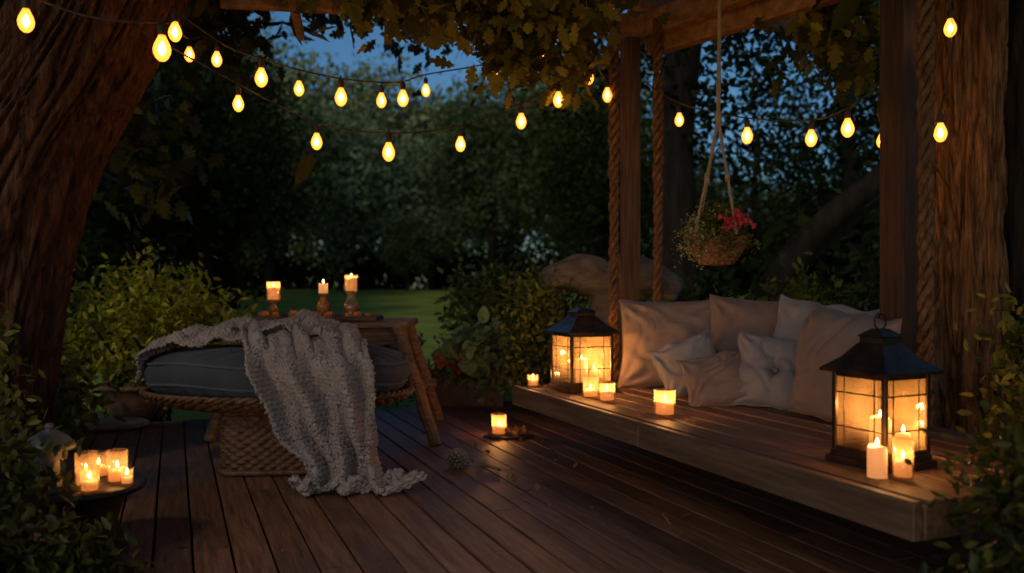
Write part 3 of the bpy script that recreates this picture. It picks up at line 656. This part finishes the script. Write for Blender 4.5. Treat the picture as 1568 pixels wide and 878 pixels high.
# ------------------------------------------------------------------ hanging flower basket
hx,hy,hz=1.127,4.5,1.24
v=[];rows=8;seg=160
for i in range(rows*4+1):
    t=i/(rows*4);row=i//4;ph=math.sin(math.pi*((i%4)+.5)/4); r=.085+.075*math.sin(t*math.pi/2); z=hz-.12+.15*t
    for j in range(seg):
        a=2*math.pi*j/seg; d=ph*(.007*math.cos(a*18+math.pi*row)+.003)
        v.append((hx+(r+d)*math.cos(a),hy+(r+d)*math.sin(a),z))
o_=len(v); v.append((hx,hy,hz-.125)); F=gridfaces(rows*4+1,seg,True)+[(o_,(j+1)%seg,j) for j in range(seg)]
bk=mobj('woven_basket',v,F,M_wicker)
rp=[]; knot=(hx+.01,hy,1.92)
rp+=ropegeo((hx+.02,hy,2.72),knot,.006,.006,.05,3)
for k_ in range(4):
    a=.5+k_*math.pi/2; rp+=ropegeo(knot,(hx+.155*math.cos(a),hy+.155*math.sin(a),hz+.04),.004,.0045,.04,2)
    rp.append(tubegeo([(knot[0]*.5+hx*.5+.078*math.cos(a),hy+.078*math.sin(a),1.62),(knot[0]*.5+hx*.5+.078*math.cos(a),hy+.078*math.sin(a),1.58)],[.011,.013],8))
rp.append(tubegeo([(knot[0],knot[1],1.97),(knot[0],knot[1],1.93),(knot[0],knot[1],1.88)],[.012,.02,.012],10))
rb=merged('macrame_ropes',rp,M_rope2)
P1,t1=clumps((hx,hy,hz+.06),(.18,.17,.11),130,30,.030,.3); P1[:,2]-=.8*np.clip(np.hypot(P1[:,0]-hx,P1[:,1]-hy)-.12,0,1)
l1=leaves('leaves',P1,.034,M_shrubG,T_simple,rnd=t1)
P2,t2=clumps((hx-.11,hy-.06,hz+.02),(.12,.10,.10),34,14,.03,.6); l2=leaves('pale_flowers',P2,.014,M_white,T_round,rnd=t2)
P3,t3=clumps((hx+.05,hy-.13,hz+.11),(.12,.06,.05),16,8,.010,.2); l3=leaves('pink_flowers',P3,.030,M_pink,T_round)
P4,t4=clumps((hx+.05,hy,hz+.13),(.13,.12,.06),12,8,.03,.3); l4=leaves('blue_flowers',P4,.016,M_white,T_round)
group('hanging_flower_basket',[bk,rb,l1,l2,l3,l4],(hx,hy,hz))

# ------------------------------------------------------------------ planting round the deck
shrub('garden_shrub',(-2.80,6.4,.62),(.66,.40,.54),90,34,.085,.072,M_shrubY,stems=14)
P,t=[],[]
for k_ in range(34):      # upright leafy sprigs that break the outline
    bx_=-2.8+R.normal(0,.36); by_=6.35+R.normal(0,.2); hh=R.uniform(.75,1.32)*(1-.35*abs(bx_+2.8)); n_=46
    zz=np.linspace(.35,hh,n_); P.append(np.stack([bx_+R.normal(0,.035,n_)+(zz-.35)*R.normal(0,.12),by_+R.normal(0,.03,n_),zz],1)); t.append(np.full(n_,R.uniform(.4,1)))
sp=leaves('sprigs',np.vstack(P),.075,M_shrubY,T_simple,rnd=np.concatenate(t),up=.8)
group('garden_shrub',[sp],(-2.8,6.35,0))
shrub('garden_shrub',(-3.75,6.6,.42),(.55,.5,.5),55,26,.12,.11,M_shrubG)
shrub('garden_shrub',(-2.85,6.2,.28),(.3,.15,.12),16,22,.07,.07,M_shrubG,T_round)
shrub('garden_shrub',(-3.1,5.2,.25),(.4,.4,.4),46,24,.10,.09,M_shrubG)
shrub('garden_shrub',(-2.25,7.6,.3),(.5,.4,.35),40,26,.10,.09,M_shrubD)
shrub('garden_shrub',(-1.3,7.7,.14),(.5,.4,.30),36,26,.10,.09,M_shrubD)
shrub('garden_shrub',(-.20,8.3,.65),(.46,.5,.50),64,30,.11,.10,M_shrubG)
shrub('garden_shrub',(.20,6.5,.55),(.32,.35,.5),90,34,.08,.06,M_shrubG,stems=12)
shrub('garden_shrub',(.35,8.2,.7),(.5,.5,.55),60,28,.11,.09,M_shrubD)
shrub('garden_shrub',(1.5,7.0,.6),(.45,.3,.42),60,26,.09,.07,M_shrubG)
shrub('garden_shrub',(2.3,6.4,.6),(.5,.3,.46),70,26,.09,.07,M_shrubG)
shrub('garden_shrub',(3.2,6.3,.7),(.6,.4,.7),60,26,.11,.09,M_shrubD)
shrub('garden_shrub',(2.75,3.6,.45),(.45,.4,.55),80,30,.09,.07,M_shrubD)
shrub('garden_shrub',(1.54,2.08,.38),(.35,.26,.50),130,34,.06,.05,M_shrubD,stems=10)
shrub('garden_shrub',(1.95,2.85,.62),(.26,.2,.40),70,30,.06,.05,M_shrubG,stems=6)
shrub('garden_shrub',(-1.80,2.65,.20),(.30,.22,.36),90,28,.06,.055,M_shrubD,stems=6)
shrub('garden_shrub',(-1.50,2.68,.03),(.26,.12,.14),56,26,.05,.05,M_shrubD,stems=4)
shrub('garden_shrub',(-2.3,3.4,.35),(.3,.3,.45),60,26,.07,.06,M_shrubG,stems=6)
P,t=clumps((-.22,6.90,.42),(.42,.20,.18),34,14,.07,.4); h1=leaves('leaves',P,.14,M_hosta,T_round,rnd=t,up=1.2)
group('hosta_plant',[h1],(-.22,7.05,.2))
P,t=clumps((-.42,6.74,.36),(.42,.08,.08),20,9,.018,.2); h2=leaves('petals',P,.042,M_red,T_round)
P,t=clumps((-.45,6.82,.29),(.36,.12,.06),34,16,.04,.2); h3=leaves('leaves',P,.05,M_shrubG,rnd=t)
group('red_flowers',[h2,h3],(-.45,6.9,.2))
P,t=clumps((-1.6,10.0,.30),(.45,.3,.12),22,14,.05,.2); h4=leaves('petals',P,.05,M_purple,T_round)
P,t=clumps((-1.6,10.0,.10),(.5,.35,.22),36,20,.09,.2); h5=leaves('leaves',P,.10,M_shrubG,rnd=t)
group('purple_flowers',[h4,h5],(-1.6,10,0))
pts=[]
for i in range(34):
    s_=R.uniform(-.2,1.9); v_=R.uniform(-.5,.3) if i%5 else R.uniform(-2.0,-.2); p_=B(s_,v_,.006+R.uniform(0,.006)); pts.append(p_)
fl=leaves('fallen_leaves',pts,.045,M_dead,T_oak,up=20)
P,t=clumps((.0,5.42,.03),(.14,.08,.01),8,5,.02,.2); fl2=leaves('leaves_on_tray',P,.06,M_dead,T_oak,up=3)
group('leaf_litter',[fl,fl2])
cx,cy,cz=-.30,4.50,.052; parts=[]
for i in range(90):
    a=i*2.4; t=i/90; x_=(t-.5)*.17; r=.056*math.sin(math.pi*(t*.85+.1)); 
    c0=np.array((cx+x_*.9,cy-x_*.4,cz)); d=np.array((.25,math.cos(a),math.sin(a))); p0=c0+d*r*.3; p1_=c0+d*r
    parts.append(tubegeo([p0,p1_,p1_+np.array((.006,0,0))],[.005,.011,.003],6))
group('pine_cone',[merged('scales',parts,M_drift)],(cx,cy,0))
group('driftwood_twig',[tube('twig',smoothpath([(-.34,4.56,.02),(-.22,4.46,.03),(-.14,4.48,.018),(-.07,4.40,.014)],6),[.014]*12+[.009]*7,M_drift,8)],(-.2,4.5,0))

# ------------------------------------------------------------------ woodland beyond
def crownmesh(nm,h,rx,z0,ncl,per,spread,size,mat):
    P,t=clumps((0,0,z0+(h-z0)/2),(rx,rx,(h-z0)/2),ncl,per,spread,.25)
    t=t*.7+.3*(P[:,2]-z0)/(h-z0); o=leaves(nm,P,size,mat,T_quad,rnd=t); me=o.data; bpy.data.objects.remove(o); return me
def trunkmesh(nm,h,r):
    parts=[tubegeo([(0,0,-.4),(.1,0,h*.25),(-.05,.1,h*.5),(.1,0,h*.85)],[r*1.3,r,r*.7,r*.2],9)]
    for k_ in range(7):
        a=k_*2.4; z=h*(.2+.08*k_); parts.append(tubegeo(smoothpath([(0,0,z),(math.cos(a)*h*.13,math.sin(a)*h*.13,z+h*.09),(math.cos(a)*h*.26,math.sin(a)*h*.26,z+h*.2)],3),[r*.4*(1-i/8) for i in range(7)],6))
    o=merged(nm,parts,M_barkdark); me=o.data; bpy.data.objects.remove(o); return me
C0=[crownmesh('far_crown',12,4.2,2.2,190,60,.6,.36,M_far_mist),crownmesh('far_crown',10.5,3.8,2.0,170,60,.55,.34,M_far_mist)]
C1=[crownmesh('far_mid_crown',10,3.4,2.2,170,60,.45,.28,M_far_mist2),crownmesh('far_mid_crown',9,3.0,2.0,150,60,.42,.26,M_far_mist2)]
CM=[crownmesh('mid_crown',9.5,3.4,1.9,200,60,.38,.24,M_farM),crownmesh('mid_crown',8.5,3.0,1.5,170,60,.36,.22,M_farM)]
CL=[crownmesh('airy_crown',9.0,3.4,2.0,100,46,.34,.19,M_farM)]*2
TM=[trunkmesh('trunk',11,.22),trunkmesh('trunk',8.5,.16)]
wood=bpy.data.objects.new('distant_trees',None); col.objects.link(wood)
def inst(me,x,y,sc,rz,zz=None):
    o=bpy.data.objects.new(me.name,me); o.location=(x,y,gh(x,y) if zz is None else zz); o.scale=(sc,sc,sc*R.uniform(.92,1.1)); o.rotation_euler=(0,0,rz); col.objects.link(o); o.parent=wood
def tree(x,y,sc,C): 
    rz=R.uniform(0,6.3); i=R.integers(2)
    inst(C[i],x,y,sc,rz); inst(TM[i],x,y,sc,rz)
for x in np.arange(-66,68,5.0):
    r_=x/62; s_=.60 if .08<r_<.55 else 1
    tree(x+R.normal(0,1),62+R.normal(0,2.5),R.uniform(1.3,1.7)*s_,C0 if -.4<r_<.1 else C1)  # middle sector takes the crowns painted pale for mist
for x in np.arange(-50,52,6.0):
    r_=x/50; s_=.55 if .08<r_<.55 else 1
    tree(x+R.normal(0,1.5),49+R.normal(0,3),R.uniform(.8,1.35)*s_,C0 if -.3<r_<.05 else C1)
for x,y,s in ((-27,38,1.1),(-21,36,1.2),(-16.5,34,1.0),(-12.5,37,1.1),(-9.8,33,.85),(-1.0,38,.95),(3.2,35,.95),(8,38,.7),(14,37,.65),(21,36,.75),(27,37,1.0),(-5.6,44,.5)): tree(x,y,s,C1)
for (x,y,s) in ((-15.5,22,1.0),(-11,24,1.0),(-13,17,.9),(-9.3,15,.9),(-7.9,21,.7),(-20,25,1.2),(2.9,25,.75),(13,22,.75),(16.5,20,1.0),(12,15,.85)): tree(x,y,s,CM)
for (x,y,s) in ((6.0,20,.75),(9.5,19,.85),(5.6,13.5,.75)): tree(x,y,s,CL)
group('oak_tree',[tube('trunk',smoothpath([(1.95,9.3,-.2),(1.9,9.3,1),(1.85,9.3,2.4),(2.0,9.3,4.2)],6),[.3]*4+[.24]*8+[.2]*7,M_barkdark,14),
   leaves('crown',*(lambda q:(q[0],.12))(clumps((2.3,9.3,4.0),(2.3,1.6,1.9),95,40,.24,.1)),M_farM,T_quad)],(1.9,9.3,0))
group('leaning_tree',[merged('trunk',[tubegeo(smoothpath([(2.3,8.4,-.1),(2.6,8.3,.9),(3.1,8.2,1.6),(3.7,8.0,2.15),(4.4,7.9,3.0)],6),[.17-.003*i for i in range(25)],12),tubegeo(smoothpath([(2.75,8.3,1.1),(3.3,8.4,1.5),(3.9,8.5,2.0)],6),[.06]*13,8)],M_barkdark),
   leaves('crown',*(lambda q:(q[0],.12))(clumps((4.2,8.4,3.3),(1.6,1.2,1.2),40,34,.24,.1)),M_farM,T_quad)],(2.3,8.4,0))
P=[];t=[]
for x in np.arange(-64,66,2.6):
    p_,t_=clumps((x,55+R.normal(0,1.5),2.2),(2.4,1.2,R.uniform(1.6,2.8)),30,40,.5,.1); P.append(p_); t.append(t_)
fu=leaves('distant_hedge',np.vstack(P),.5,M_farM,T_quad,rnd=np.concatenate(t))
P=[];t=[]
for (x,y) in ((-12,18),(-9.5,19),(-15,20),(-9,23),(4,19),(7,18),(10,16),(13,18),(5,12),(7.5,11.5),(4.0,10.5)):
    p_,t_=clumps((x,y,.9),(1.6,1,1.0),22,36,.3,.2); P.append(p_); t.append(t_)
ug=leaves('undergrowth',np.vstack(P),.3,M_farM,T_quad,rnd=np.concatenate(t))

# ------------------------------------------------------------------ sky, light, camera
w=bpy.data.worlds.new('World'); scn.world=w; w.use_nodes=True; nt=w.node_tree; nt.nodes.clear()
sk=nt.nodes.new('ShaderNodeTexSky'); sk.sky_type='NISHITA'; sk.sun_disc=False; sk.sun_elevation=math.radians(6); sk.sun_rotation=math.radians(200); sk.ozone_density=4
bg=nt.nodes.new('ShaderNodeBackground'); bg.inputs[1].default_value=.125; wo=nt.nodes.new('ShaderNodeOutputWorld')
nt.links.new(sk.outputs[0],bg.inputs[0]); nt.links.new(bg.outputs[0],wo.inputs[0])
sl=bpy.data.lights.new('sun','SUN'); sl.energy=.46; sl.angle=math.radians(6); sl.color=(1,.95,.74); so=bpy.data.objects.new('sun',sl); col.objects.link(so)
so.rotation_euler=(math.radians(50),0,math.radians(-22))
cam=bpy.data.cameras.new('camera'); cam.lens=28.7; cam.sensor_width=36; cam.clip_end=1000; cam.clip_start=.05
cam.dof.use_dof=True; cam.dof.focus_distance=3.8; cam.dof.aperture_fstop=1.5
co=bpy.data.objects.new('camera',cam); co.location=(0,0,1.0); co.rotation_euler=(math.radians(90),0,0); col.objects.link(co); scn.camera=co
scn.view_settings.view_transform='Standard'; scn.view_settings.look='None'; scn.view_settings.exposure=0
